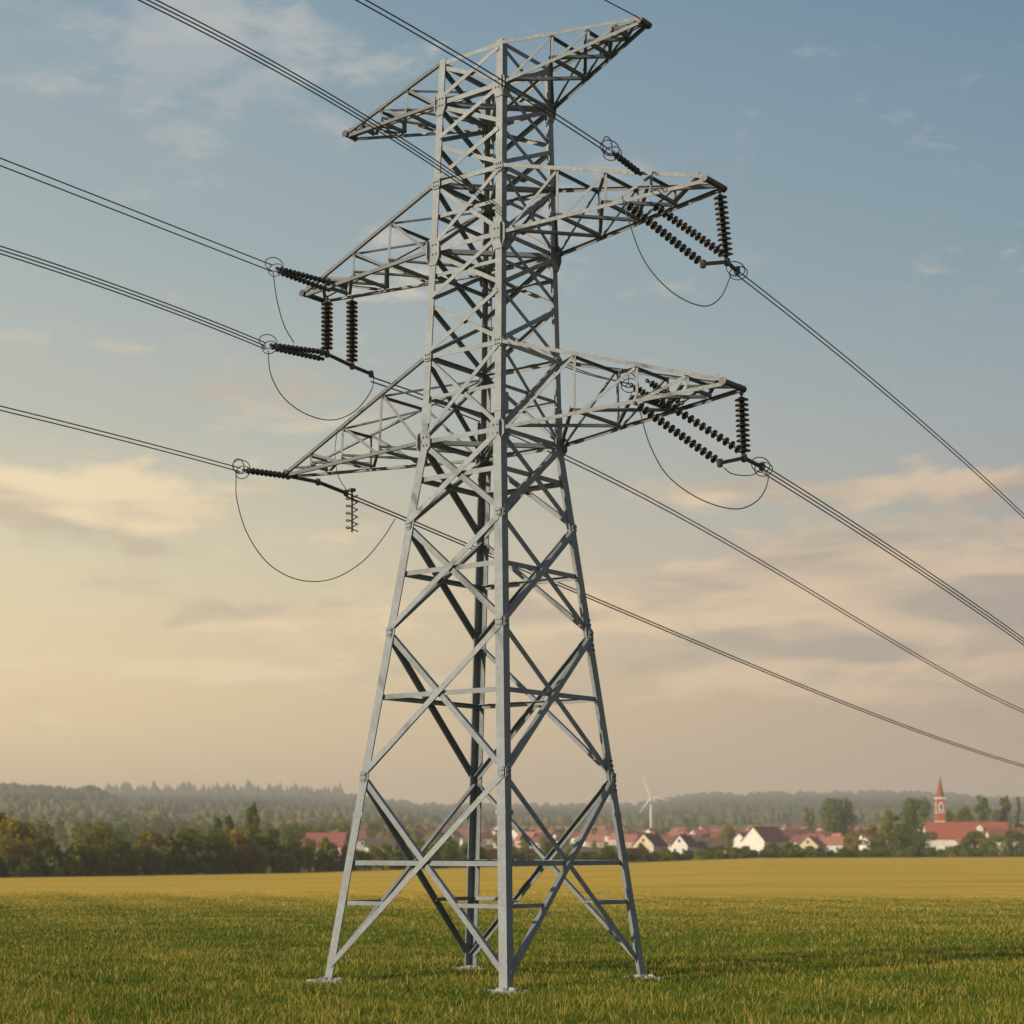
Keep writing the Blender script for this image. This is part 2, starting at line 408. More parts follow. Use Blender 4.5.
# ---- cross-arms
def lerp(a, b, f): return a + (b - a) * f
C0 = Vector((CX + .15, CY, 0))
arms = {}
def cross_arm(key, roots, z_bot, z_top, tip_px, tip_half, fr, label, cs=.078, tip_drop=0.):
    ka, kb = roots                                # near-side leg, far-side leg
    tip = on_plane(*tip_px, C0, U)
    ta = tip - V * tip_half; tb = tip + V * tip_half
    out = U if ka == 'N' else -U
    ab, bb, at, bt = legp(ka, z_bot), legp(kb, z_bot), legp(ka, z_top), legp(kb, z_top)
    root = MB()
    up = Vector((0, 0, .045))
    for p0, p1, nrm, sd in ((ab, ta - up, -V, 1), (bb, tb - up, V, -1), (at, ta + up, -V, 1), (bt, tb + up, V, -1)):
        root.angle(p0 + nrm * .02, p1 + nrm * .02, nrm, cs * 1.15, side=sd)
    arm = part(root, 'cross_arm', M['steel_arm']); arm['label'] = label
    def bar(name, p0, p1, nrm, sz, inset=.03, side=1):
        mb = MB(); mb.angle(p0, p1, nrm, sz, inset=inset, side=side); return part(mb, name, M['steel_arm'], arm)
    eb = MB(); eb.tube([ta - V * .09, tb + V * .09], .075, 8); eb.tube([ta - V * .10, ta - V * .09], .10, 8); eb.tube([tb + V * .09, tb + V * .10], .10, 8)
    part(eb, 'end_bar', M['fitting'], arm)
    F_ = [0] + fr + [1]
    for (b0, t0, tp, nrm) in ((ab, at, ta, -V), (bb, bt, tb, V)):
        for i in range(1, len(F_) - 1):
            f = F_[i]; q0, q1 = lerp(b0, tp, f), lerp(t0, tp, f)
            bar('upright_strut', q0, q1, nrm, .075)
        for i in range(len(F_) - 2):
            f0, f1 = F_[i], F_[i + 1]
            bar('lacing_bar', lerp(b0, tp, f0 + .02), lerp(t0, tp, f1), nrm, .075, .05)
    for i in range(1, len(F_) - 1):
        f = F_[i]
        bar('cross_strut', lerp(ab, ta, f), lerp(bb, tb, f), (0, 0, -1), .085)
        bar('cross_strut', lerp(at, ta, f), lerp(bt, tb, f), (0, 0, 1), .075)
    for i in range(len(F_) - 1):
        f0, f1 = F_[i], F_[i + 1]; fm = (f0 + f1) / 2
        bar('lacing_bar', lerp(ab, ta, f0), lerp(bb, tb, f1 * .98), (0, 0, -1), .085, .03)
        bar('lacing_bar', lerp(bb, tb, f0), lerp(ab, ta, f1 * .98), (0, 0, -1), .085, .12)
        if i < 2: bar('lacing_bar', lerp(bt, tb, f0), lerp(at, ta, f1), (0, 0, 1), .07, .03)
    arms[key] = dict(ab=ab, bb=bb, at=at, bt=bt, ta=ta, tb=tb, tip=tip)
Z = ZL
cross_arm('R_lo', ('N', 'R'), Z['lo'], Z['lot'], (733, 385), .38, [.34, .62, .84], 'lowest cross-arm on the right side')
cross_arm('R_mid', ('N', 'R'), Z['mid'], Z['midt'], (714, 183), .36, [.28, .52, .74], 'middle cross-arm on the right side')
cross_arm('R_top', ('N', 'R'), Z['top'], Z['peak'], (644, 22), .12, [.36, .62, .82], 'top cross-arm on the right side', .072)
cross_arm('L_lo', ('L', 'B'), Z['lo'], Z['lot'], (291, 474), .14, [.30, .58, .82], 'lowest cross-arm on the left side')
cross_arm('L_mid', ('L', 'B'), Z['mid'], Z['midt'], (313, 297), .36, [.32, .60, .84], 'middle cross-arm on the left side')
cross_arm('L_top', ('L', 'B'), Z['top'], Z['peak'], (350, 136), .12, [.34, .62, .84], 'top cross-arm on the left side', .072)

# ------------------------------------------------------------------ insulators
dmb = MB()
dmb.lathe([(.05, -.06), (.07, -.045), (.075, -.025), (.12, -.018), (.160, .0), (.168, .018), (.160, .034), (.12, .038), (.07, .042), (.05, .06)], (0, 0, 0), (0, 0, 1), 14)
disc_me = mesh('insulator_disc', dmb.v, dmb.f, [M['insul']], True)
def ring_me(r, th):
    mb = MB(); mb.tube([(r * math.cos(a), r * math.sin(a) * .8, 0) for a in np.linspace(0, 2 * math.pi, 25)[:-1]], th, 6, True)
    return mesh('grading_ring', mb.v, mb.f, [M['fitting']], True)
ring = ring_me(.24, .013)
def insulator(p0, p1, label, group, n=None, rs=1.0, rings=0, lead=.12):
    p0 = Vector(p0); p1 = Vector(p1); d = p1 - p0; L = d.length; d.normalize()
    root = empty('insulator_string', p0); tag(root, label, 'insulator', group)
    core = MB(); core.tube([(0, 0, 0), tuple(d * L)], .022, 6); core.lathe([(.04, 0), (.05, .02), (.05, lead * .6), (.03, lead * .7)], (0, 0, 0), d, 8)
    core.lathe([(.03, 0), (.05, .02), (.05, lead * .7)], d * (L - lead * .7), d * L, 8)
    core.build('rod', M['fitting'], root)
    n = n or max(3, int((L - 2 * lead) / .118)); q = d.to_track_quat('Z', 'Y')
    for i in range(n):
        o = link('disc', disc_me, root); o.location = d * (lead + (L - 2 * lead) * (i + .5) / n)
        o.rotation_mode = 'QUATERNION'; o.rotation_quaternion = q; o.scale = (rs, rs, 1)
    for i in range(rings):
        o = link('grading_ring', ring, root); o.location = d * (-.02 - .05 * i) + Uz * (.10 if i % 2 == 0 else -.08) + U * (.06 if i % 2 else -.05)
        o.rotation_euler = [(R(82), 0, R(20)), (R(64), R(30), R(-38)), (R(100), R(10), R(62))][i % 3]
    return root
def yoke(pts, label, thick=.05, nr=0):
    root = empty('yoke_plate', pts[0]); tag(root, label, 'yoke')
    mb = MB(); o = Vector(pts[0]); pp = [Vector(q) - o for q in pts]
    mb.tube(pp, thick, 6); mb.build('bar', M['fitting'], root)
    mb = MB()
    for q in pp:
        mb = MB(); mb.lathe([(.03, -.10), (.07, -.08), (.085, 0), (.07, .08), (.03, .10)], q, q + Uz, 8); mb.build('shackle', M['fitting'], root)
    for i in range(nr):
        o_ = link('grading_ring', ring, root); o_.location = pp[-1] + Uz * (.06 - .12 * i) + U * (.08 * i - .04)
        o_.rotation_euler = [(R(80), 0, R(15)), (R(62), R(28), R(-40))][i]
    return root
def wire(ctrl, p0, label, group, off=(0, 0), r=.015, ext=(0, 0), d=V, cat='power line', name='conductor', deg=2):
    """sagging conductor in the upright plane through p0 along the line's heading"""
    p0 = Vector(p0) + U * off[0]; ts = []; zs = []
    for px, py in ctrl:
        q = on_plane(px, py, p0, d) if off[0] == 0 else None
        if q is None:
            q = on_plane(px, py, p0 - U * off[0], d)
        ts.append((q - (p0 - U * off[0])).dot(d)); zs.append(q.z)
    c = np.polyfit(ts, zs, min(deg, len(ts) - 1))
    t0, t1 = min(ts) - ext[0], max(ts) + ext[1]; pts = []
    for s_ in np.linspace(0, 1, 70):
        t_ = t0 + (t1 - t0) * s_; z_ = np.polyval(c, t_) + off[1]
        if t_ > max(ts): e_ = t_ - max(ts); z_ = np.polyval(c, max(ts)) + np.polyval(np.polyder(c), max(ts)) * e_ + off[1]
        if t_ < min(ts): e_ = t_ - min(ts); z_ = np.polyval(c, min(ts)) + np.polyval(np.polyder(c), min(ts)) * e_ + off[1]
        pts.append(Vector((p0.x + d.x * t_, p0.y + d.y * t_, z_)))
    mb = MB(); mb.tube(pts, r, 6); o = mb.build(name, M['wire'], None, True, pts[0]); o.location = pts[0]
    tag(o, label, cat, group); return pts
def loop(ctrl, label, r=.014):
    """jumper: smooth curve through 3-D points"""
    P = [Vector(c) for c in ctrl]; P = [P[0] * 2 - P[1]] + P + [P[-1] * 2 - P[-2]]; pts = []
    for i in range(1, len(P) - 2):
        for s_ in np.linspace(0, 1, 12, endpoint=False):
            a, b, c, d_ = P[i - 1:i + 3]
            pts.append(.5 * ((2 * b) + (c - a) * s_ + (2 * a - 5 * b + 4 * c - d_) * s_ ** 2 + (3 * b - a - 3 * c + d_) * s_ ** 3))
    pts.append(P[-2])
    mb = MB(); mb.tube(pts, r, 6); o = mb.build('jumper_cable', M['wire'], None, True, pts[0]); o.location = pts[0]
    tag(o, label, 'cable', 'slack jumper loops at the cross-arms'); return pts

GI = 'insulator strings on the pylon'; GW = 'conductors strung from the pylon'
# --- right middle phase
A = arms['R_mid']; pl = A['tip']
near_at = lambda A, px, s0='at', s1='ta': min(((lerp(A[s0], A[s1], f)) for f in np.linspace(0, 1, 400)), key=lambda q: abs(512 + F * q.x / q.y - px))
y1 = on_plane(703, 264, pl, V); y2 = on_plane(727, 262, pl, V); y3 = on_plane(737, 271, pl, V)
yoke([y1, y2, y3], 'dark yoke plate hanging below the tip of the right middle cross-arm', nr=2)
insulator(A['tip'] + Vector((0, 0, -.08)) + V * .25, y2, 'dark vertical insulator string hanging from the tip of the right middle cross-arm', GI)
insulator(near_at(A, 624, 'ab') - Uz * .05, y1, 'slanting insulator string under right middle arm, the lower of its pair', GI, n=15, rs=.66)
insulator(near_at(A, 650, 'bb') + Uz * .12, y2 + Uz * .12, 'slanting insulator string under right middle arm, the upper of its pair', GI, n=15, rs=.66)
ein = near_at(A, 641); e0 = on_plane(612, 152, ein, V)
insulator(e0, ein, 'short insulator string on top chord of the right middle cross-arm', GI, rings=3, n=7, rs=.5)
for i in range(2):
    wire([(367, 0), (430, 38), (500, 78), (610, 150)], ein, ['upper', 'lower'][i] + ' line of the pair crossing the pylon head down to the right middle arm', GW, (0, -.11 * i), ext=(14, 0))
for i in range(2):
    wire([(737, 271), (850, 361), (1024, 515)], pl, ['upper', 'lower'][i] + ' line of the pair leaving the right middle arm to the right', GW, (.0, .02 - .12 * i), ext=(0, 40))
def PL(pts, p, d): return [on_plane(a, b, p, d) for a, b in pts]
loop(PL([(622, 196), (629, 222), (645, 262), (672, 292), (702, 306), (720, 298), (731, 275)], pl - V * .3, (U * .85 + V * .5).normalized()), 'slack jumper loop below the right middle cross-arm')
# --- right lower phase
A = arms['R_lo']; pl = A['tip']
y1 = on_plane(720, 463, pl, V); y2 = on_plane(744, 458, pl, V); y3 = on_plane(762, 467, pl, V)
yoke([y1, y2, y3], 'dark yoke plate hanging below the tip of the right lowest cross-arm', nr=2)
insulator(A['tb'] + Vector((0, 0, -.08)), y2, 'dark vertical insulator string hanging from the tip of the right lowest cross-arm', GI)
insulator(near_at(A, 634, 'ab') - Uz * .05, y1, 'slanting insulator string under right lowest arm, the lower of its pair', GI, n=15, rs=.66)
insulator(near_at(A, 650, 'bb') + Uz * .45, y2 + Uz * .12, 'slanting insulator string under right lowest arm, the upper of its pair', GI, n=15, rs=.66)
fin = on_plane(669, 410, C0, U); f0 = on_plane(630, 384, C0 - V * .25, U)
insulator(f0, fin, 'short insulator string inside the right lowest cross-arm, the lower of two', GI, rings=3, n=9, rs=.55)
fin2 = on_plane(683, 404, C0 + V * .3, U); f02 = on_plane(646, 380, C0, U)
insulator(f02, fin2, 'short insulator string inside the right lowest cross-arm, the upper of two', GI, rings=0, n=9, rs=.55)
for i in range(3):
    wire([(764, 467), (880, 541), (1024, 640)], pl, ['upper', 'middle', 'lower'][i] + ' line of the three leaving the right lowest arm to the right', GW, (.0, .04 - .10 * i), ext=(0, 40))
for i in range(2):
    a = legp('N', ZL['lot'] - .0) + Uz * (.05 - .12 * i) + U * .2
    loop([a, lerp(a, f0, .33) - Uz * .10, lerp(a, f0, .66) - Uz * .12, f0], ['upper', 'lower'][i] + ' short cable from near leg to right lowest arm insulators')
loop(PL([(640, 412), (650, 445), (668, 476), (700, 499), (735, 509), (758, 500), (768, 480), (763, 466)], pl - V * .3, (U * .85 + V * .5).normalized()), 'slack jumper loop below the right lowest cross-arm')
loop(PL([(724, 468), (733, 474), (752, 475), (764, 466)], pl, V), 'small sagging jumper just under the yoke of the right lowest arm', .012)
# --- left middle phases
A = arms['L_mid']; pa = near_at(A, 333, 'ab', 'ta')
a0 = on_plane(276, 268, pa, V); a1 = on_plane(328, 282, pa, V)
for i in range(2):
    insulator(a0 + U * .05 * i - Uz * .10 * i, a1 + U * .05 * i - Uz * .24 * i, ['first', 'second'][i] + ' of two side by side insulator strings at the left middle arm tip', GI, rs=.48, n=11, rings=2 - 2 * i)
yoke([a1, on_plane(345, 285, pa, V)], 'dark link plate joining paired insulators to the left middle arm', .045)
for i in range(2):
    wire([(0, 158), (130, 209), (272, 265)], pa, ['upper', 'lower'][i] + ' line of the pair coming from the left to the middle arm tip', GW, (0, -.17 * i), ext=(14, 0))
b1 = on_plane(322, 352, pa, V); b2 = on_plane(352, 366, pa, V); b3 = on_plane(371, 374, pa, V); bm = on_plane(327, 354, pa, V)
yoke([b1, bm, b2, b3], 'long dark yoke bar hung on two vertical strings under the left middle arm', .05)
tipb = near_at(A, 327, 'ab'); 
insulator(Vector((bm.x, bm.y, 0)) + Uz * (on_plane(327, 297, pa, V).z), bm, 'vertical insulator string under left middle arm, the outer of two', GI)
insulator(Vector((b2.x, b2.y, 0)) + Uz * (on_plane(352, 296, pa, V).z), b2, 'vertical insulator string under left middle arm, the inner of two', GI)
b0 = on_plane(270, 345, pa, V)
for i in range(2):
    insulator(b0 + U * .05 * i - Uz * .08 * i, b1 + U * .05 * i - Uz * .20 * i, ['first', 'second'][i] + ' of two side by side insulator strings at the outer end of the yoke bar', GI, rs=.48, n=11, rings=2 - 2 * i)
for i in range(3):
    wire([(0, 246), (130, 290), (266, 343)], pa, ['upper', 'middle', 'lower'][i] + ' line of the three coming from the left to the yoke bar', GW, (0, -.085 * i), ext=(14, 0))
for i in range(2):
    wire([(371, 374), (430, 402), (575, 458), (780, 572), (1024, 710)], pa, ['upper', 'lower'][i] + ' line of the pair passing behind the pylon from the yoke bar', GW, (0, -.13 * i), ext=(0, 60), r=.02, deg=3)
loop(PL([(273, 272), (277, 300), (284, 325), (294, 343)], pa, V), 'thin jumper hanging from the left middle arm tip insulators')
loop(PL([(268, 350), (271, 375), (284, 398), (306, 414), (332, 420), (355, 411), (371, 391), (374, 376)], pa, V), 'slack jumper loop below the left middle yoke bar')
# --- left lower phase
A = arms['L_lo']; pa = A['tip']
c0 = on_plane(243, 470, pa, V); c1 = on_plane(288, 476, pa, V); c2 = on_plane(318, 482, pa, V); c3 = on_plane(346, 493, pa, V)
insulator(c0, c1, 'dark insulator string at the tip of the left lowest cross-arm', GI, rings=3, n=9, rs=.58)
yoke([c1, c2, c3], 'dark link plate below the left lowest cross-arm', .055)
for i in range(2):
    wire([(0, 406), (120, 436), (240, 468)], pa, ['upper', 'lower'][i] + ' line of the pair coming from the left to the lowest arm tip', GW, (0, -.10 * i), ext=(14, 0))
for i in range(2):
    wire([(346, 493), (405, 517), (590, 596), (800, 684), (1024, 765)], pa, ['upper', 'lower'][i] + ' line of the pair passing behind the pylon from the lowest left arm', GW, (0, -.10 * i), ext=(0, 60), r=.021, deg=3)
loop(PL([(236, 474), (237, 500), (248, 535), (270, 565), (300, 580), (332, 579), (362, 562), (383, 538), (395, 519)], pa, V), 'largest slack jumper loop, below the left lowest cross-arm')
loop(PL([(337, 432), (335, 452), (338, 475), (347, 491)], pa, V), 'short cable from left lowest arm down to its link plate', .012)
root = empty('spiral_damper', c3); tag(root, 'dark spiral damper with open rings hanging below the left lowest arm', 'damper')
zb = on_plane(352, 532, pa, V); c = on_plane(352, 490, pa, V) - c3; L_ = on_plane(352, 490, pa, V).z - zb.z
mb = MB(); mb.tube([c, c - Uz * L_], .03, 8); mb.build('rod', M['fitting'], root)
mb = MB(); mb.lathe([(.05, -.05), (.11, -.04), (.12, 0), (.11, .04), (.05, .05)], c, c + Uz, 10); mb.build('cap', M['fitting'], root)
mb = MB(); pts = [c + Vector((.17 * math.cos(a), .17 * math.sin(a), -.15 - (L_ - .17) * a / (10 * math.pi) + .03 * math.sin(a * 2))) for a in np.linspace(0, 10 * math.pi, 121)]
mb.tube(pts, .018, 5); mb.build('spiral', M['fitting'], root, True)
# --- lines ending inside the pylon head and the earth wire
ctr = Vector((CX + .2, CY, 0))
for i in range(3):
    wire([(154, 0), (330, 97), (435, 158), (472, 188)], ctr, ['upper', 'middle', 'lower'][i] + ' line of the three coming from the upper left into the pylon head', GW, (0, .03 - .09 * i), ext=(14, 0), deg=2)
q = on_plane(472, 190, ctr, V)
mb = MB(); mb.tube([(0, 0, 0), tuple(V * .5 - Uz * .05)], .05, 6); mb.lathe([(.03, -.1), (.09, -.06), (.09, .06), (.03, .1)], (0, 0, 0), Uz, 8)
o = mb.build('dead_end_clamp', M['fitting']); o.location = q; tag(o, 'dark dead-end clamp inside the pylon head', 'clamp')
wire([(605, 0), (643, 20)], arms['R_top']['ta'], 'single earth wire meeting the tip of the top right cross-arm', None, r=.014, ext=(14, 0))

# ------------------------------------------------------------------ grass
def leaf_mat(name, c, c2, rnd=.25, trans=.35, vs=.5):
    m = bpy.data.materials.new(name); m.use_nodes = True; t = NT(m.node_tree); p = t.n['Principled BSDF']
    v = t.node('ShaderNodeNewGeometry').outputs['Position']; oi = t.node('ShaderNodeObjectInfo').outputs['Random']
    a = t.mix(t.maprange(t.noise(v, vs, 4, .7), .35, .65), (*c, 1), (*c2, 1))
    a = t.mix(1.0, a, t.ramp(oi, [(0, (1 - rnd,) * 3), (1, (1 + rnd * .2,) * 3)], 'LINEAR'), 'MULTIPLY') if rnd else a
    p.inputs['Roughness'].default_value = .65; p.inputs['Specular IOR Level'].default_value = .2
    t.put(p.inputs['Base Color'], a)
    tr = t.node('ShaderNodeBsdfTranslucent'); t.put(tr.inputs[0], a); mx = t.node('ShaderNodeMixShader'); mx.inputs[0].default_value = trans
    t.l.new(p.outputs[0], mx.inputs[1]); t.l.new(tr.outputs[0], mx.inputs[2]); t.l.new(mx.outputs[0], t.n['Material Output'].inputs[0])
    return m
M['blade'] = leaf_mat('grass_blade', (.076, .136, .009), (.155, .195, .015), 0, .3, .35)
M['straw'] = leaf_mat('straw_stalk', (.52, .38, .07), (.68, .50, .12), 0, .3, .6)
def blades(name, bands, label):
    VV = []; FF = []; MI = []; base_i = 0
    for (ya, yb, dens, hmin, hmax, wd, straw, margin) in bands:
        area_w = 1024 / F * margin; n = int(dens * area_w * (yb * yb - ya * ya) / 2)
        y = np.sqrt(rng.uniform(ya * ya, yb * yb, n)); x = rng.uniform(-.5, .5, n) * area_w * y
        g = (np.sin(x * .9 + y * .31) + np.sin(x * .37 - y * .83 + 1) + np.sin(x * 2.3 + y * 1.9)) / 3
        big = (np.sin(x * .11 + y * .07) + np.sin(y * .23 + x * .05 + 2)) / 2
        st = rng.random(n) < (straw + np.interp(y, [30, 60, 85, 110, 140], [0, .03, .12, .30, .65])) * (1 + .7 * g + .35 * big)
        h = rng.uniform(hmin, hmax, n) * (1 + .22 * g) * np.where(st, 1.35, 1)
        keep = np.ones(n, bool)
        for k_ in 'LNRB':
            q_ = legp(k_, 0); keep &= ((x - q_.x) / .62) ** 2 + ((y - q_.y + .25) / .95) ** 2 > rng.uniform(.5, 1.2, n)
        x, y, st, h, g = x[keep], y[keep], st[keep], h[keep], g[keep]; n = len(x)
        a = rng.uniform(0, 2 * np.pi, n); wv = wd * np.where(st, .62, 1) * rng.uniform(.7, 1.3, n)
        lean = rng.uniform(.1, .65, n) * h; la = rng.uniform(0, 2 * np.pi, n)
        ca, sa = np.cos(a) * wv / 2, np.sin(a) * wv / 2; lx, ly = np.cos(la) * lean, np.sin(la) * lean
        z0 = np.where(y < 100, 0, 0.0)
        P = np.empty((n, 5, 3))
        P[:, 0] = np.stack([x - ca, y - sa, z0 - .01], 1); P[:, 1] = np.stack([x + ca, y + sa, z0 - .01], 1)
        P[:, 2] = np.stack([x - ca * .8 + lx * .28, y - sa * .8 + ly * .28, h * .6], 1); P[:, 3] = np.stack([x + ca * .8 + lx * .28, y + sa * .8 + ly * .28, h * .6], 1)
        P[:, 4] = np.stack([x + lx, y + ly, h], 1)
        VV.append(P.reshape(-1, 3)); MI.append(st); 
    allv = np.concatenate(VV); stt = np.concatenate(MI); n = len(stt); b = np.arange(n) * 5
    quad = np.stack([b, b + 1, b + 3, b + 2], 1); tri = np.stack([b + 2, b + 3, b + 4], 1)
    loops = np.concatenate([quad, tri], 1).ravel()                       # 7 loops per blade
    ls = np.stack([np.arange(n) * 7, np.arange(n) * 7 + 4], 1).ravel(); lt = np.tile([4, 3], n)
    me = bpy.data.meshes.new(name); me.vertices.add(len(allv)); me.vertices.foreach_set('co', allv.ravel())
    me.loops.add(len(loops)); me.loops.foreach_set('vertex_index', loops.astype(np.int32))
    me.polygons.add(2 * n); me.polygons.foreach_set('loop_start', ls.astype(np.int32)); me.polygons.foreach_set('loop_total', lt.astype(np.int32))
    me.materials.append(M['blade']); me.materials.append(M['straw'])
    me.polygons.foreach_set('material_index', np.repeat(stt.astype(np.int32), 2)); me.update(calc_edges=True)
    return tag(link(name, me), label, 'grass', None, 'stuff')
blades('grass', [(30, 44, 700, .09, .21, .017, .09, 1.3), (44, 60, 400, .09, .20, .021, .08, 1.25), (60, 85, 210, .08, .18, .028, .05, 1.2), (85, 112, 120, .06, .13, .032, .05, 1.2), (112, 128, 70, .04, .08, .034, .05, 1.2), (128, 146, 40, .03, .06, .034, .10, 1.2)],
       'short green grass with scattered straw coloured stalks across the field')
blades('tall_grass', [(30, 40, 2.6, .24, .46, .013, .9, 1.3), (40, 60, .9, .20, .36, .015, .85, 1.3)], 'taller dry stalks standing out of the near grass')

# ------------------------------------------------------------------ trees
M['bark'] = mat('bark', (.075, .055, .040), .9, 0, .3, 4)
LM = {'dark': leaf_mat('leaf_dark', (.080, .118, .017), (.18, .215, .030), .25),
      'olive': leaf_mat('leaf_olive', (.15, .18, .024), (.30, .30, .036), .25),
      'gold': leaf_mat('leaf_gold', (.23, .185, .028), (.40, .31, .040), .2),
      'green': leaf_mat('leaf_green', (.10, .145, .022), (.19, .235, .034), .25),
      'rust': leaf_mat('leaf_rust', (.17, .11, .05), (.22, .15, .06), .25)}
def crown_mesh(name, mt, H, Wd, kind, nleaf, ls):
    """leaf clumps scattered through uneven lobes; base of tree at z=0, height H, width Wd"""
    lob = []
    zb = {'round': .18, 'tall': .10, 'bush': .02, 'conifer': .06, 'broad': .20}[kind] * H
    nl = {'round': 22, 'tall': 22, 'bush': 16, 'conifer': 26, 'broad': 28}[kind]
    for i in range(nl):
        f = (i + random.random()) / nl; z = zb + (H - zb) * f
        env = {'round': math.sin(math.pi * min(1, .14 + f * .80)) ** .7, 'broad': math.sin(math.pi * min(1, .12 + f * .78)) ** .55,
               'tall': math.sin(math.pi * min(1, .14 + f * .72)) ** .45, 'bush': (1 - f) ** .45, 'conifer': (1 - f) * .95 + .05}[kind]
        a = random.uniform(0, 6.283); rr = Wd / 2 * env * math.sqrt(random.random()) * .78
        s_ = Wd * random.uniform(.13, .24) * (.45 + .55 * env)
        lob.append((rr * math.cos(a), rr * math.sin(a), min(z, H - s_ * .7), s_))
    w_ = np.array([q[3] ** 2 for q in lob]); w_ /= w_.sum()
    idx = rng.choice(len(lob), nleaf, p=w_); L_ = np.array(lob)[idx]
    d = rng.normal(size=(nleaf, 3)); d /= np.linalg.norm(d, axis=1)[:, None]
    rad = L_[:, 3] * (.55 + .5 * rng.random(nleaf) ** .6) 
    c = L_[:, :3] + d * rad[:, None] * np.array([1, 1, .85]); c[:, 2] = np.maximum(c[:, 2], .1)
    nrm = d + rng.normal(size=(nleaf, 3)) * .7; nrm /= np.linalg.norm(nrm, axis=1)[:, None]
    a = np.cross(nrm, rng.normal(size=(nleaf, 3))); a /= np.linalg.norm(a, axis=1)[:, None]; b = np.cross(nrm, a)
    s_ = ls * rng.uniform(.6, 1.3, nleaf)[:, None]
    P = np.stack([c - a * s_, c - b * s_ * .6, c + a * s_, c + b * s_ * .6], 1).reshape(-1, 3)
    return mesh(name, P.tolist(), [(4 * i, 4 * i + 1, 4 * i + 2, 4 * i + 3) for i in range(nleaf)], [LM[mt]]), lob
def make_tree(name, mt, H, Wd, kind, nleaf=2600, ls=.22):
    root = empty(name, (0, 0, 0))
    cme, lob = crown_mesh('crown', mt, H, Wd, kind, nleaf, ls); link('crown', cme, root)
    mb = MB(); r0 = .035 * H
    mb.tube([(0, 0, -.4), (.05, .03, H * .2), (-.05, .05, H * .5), (.02, 0, H * .82)], [r0 * 1.3, r0, r0 * .6, r0 * .15], 7)
    for (x, y, z, s_) in lob[::3]:
        if z < H * .8: mb.tube([(0, 0, max(.1, z * .55)), (x * .5, y * .5, z * .8), (x, y, z)], [r0 * .4, r0 * .25, r0 * .08], 5)
    mb.build('trunk', M['bark'], root, True)
    return root
def copy_tree(o, parent=None):
    c = o.copy(); col.objects.link(c); c.parent = parent
    for ch in o.children[:]: copy_tree(ch, c)
    return c
KIN = {}
def kin(key, *a, **k): KIN[key] = [make_tree(*a, **k), False, a[2], a[3]]
kin('round_d', 'broadleaf_tree', 'dark', 8, 7.5, 'round', 3200)
kin('round_o', 'broadleaf_tree', 'olive', 8, 7, 'round', 3200)
kin('round_g', 'broadleaf_tree', 'green', 8, 8, 'broad', 3400)
kin('broad_o', 'broadleaf_tree', 'olive', 8, 9.5, 'broad', 3600)
kin('gold', 'broadleaf_tree', 'gold', 8, 6, 'round', 3000)
kin('tall_o', 'tall_tree', 'olive', 9, 4.6, 'tall', 2800)
kin('tall_d', 'tall_tree', 'dark', 9, 4.4, 'tall', 2800)
kin('conifer', 'conifer_tree', 'dark', 9, 3.6, 'conifer', 2200, ls=.2)
kin('bush_g', 'bush', 'green', 4, 6, 'bush', 1700)
kin('bush_o', 'bush', 'olive', 4, 6, 'bush', 1700)
kin('bush_d', 'bush', 'dark', 4, 6, 'bush', 1700)
kin('rust', 'broadleaf_tree', 'rust', 7, 7, 'round', 2200)
def plant(key, px, top, base, Y, wpx, label, group, cat='tree'):
    """stand a tree on the land at distance Y so that it rises to its own height there"""
    k = KIN[key]; x = (px - 512) / F * Y; z = ground(x, Y) - .15
    H = (CH + (YH - top) / F * Y) - z
    H = max(1.2, H); Wm = wpx * Y / F
    o = k[0] if not k[1] else copy_tree(k[0]); k[1] = True
    o.location = (x, Y, z); o.scale = (Wm / k[3], Wm / k[3], H / k[2]); o.rotation_euler = (0, 0, random.uniform(0, 6.28))
    tag(o, label, cat, group); return o
GR = 'trees along the far edge of the field'
LT = [('gold', 12, 819, 42, 'golden lit round tree at the far left end of the hedgerow'),
 ('round_d', -8, 811, 44, 'tall dark tree cut off by the left edge of the picture'),
 ('gold', 46, 838, 34, 'low yellowish tree between two larger trees at the left'),
 ('broad_o', 92, 823, 54, 'wide round-headed olive tree, the widest of the left hedgerow'),
 ('round_d', 124, 842, 34, 'low dark tree right of the widest hedgerow tree'),
 ('gold', 150, 831, 34, 'pointed golden tree in the middle of the left hedgerow'),
 ('tall_o', 178, 828, 28, 'narrow light-sided tree in the middle of the left hedgerow'),
 ('tall_o', 192, 829, 28, 'narrow olive tree just right of the narrow light-sided tree'),
 ('round_o', 216, 831, 38, 'round olive tree in front of the two thin hedgerow spires'),
 ('gold', 238, 829, 34, 'brownish gold tree in front of the tallest hedgerow tree'),
 ('round_o', 256, 834, 32, 'olive tree left of the dark egg-shaped tree'),
 ('round_d', 273, 829, 26, 'dark egg-shaped tree at the right end of the tall hedgerow')]
for key, px, top, wp, lab in LT: plant(key, px, top, 0, edge_y(px) + 6 + (16 if top < 815 else 0), wp * 1.15, lab, GR)
plant('tall_d', 251, 803, 0, 420, 19, 'tallest dark oval tree rising behind the left hedgerow', GR)
plant('tall_d', 218, 816, 0, 400, 13, 'thin dark tree behind the hedgerow, left of two spires', GR)
plant('tall_d', 230, 815, 0, 405, 11, 'thin dark tree behind the hedgerow, right of two spires', GR)
GB = 'bushes of the hedge along the field edge'
for px in range(-60, 300, 13):
    plant(random.choice(['bush_d', 'bush_d', 'bush_o']), px + random.uniform(-4, 4), random.uniform(848, 858), 0, edge_y(px) + random.uniform(1, 5), random.uniform(24, 34), 'dark low bush in the foot of the tall left hedgerow', GB, 'bush')
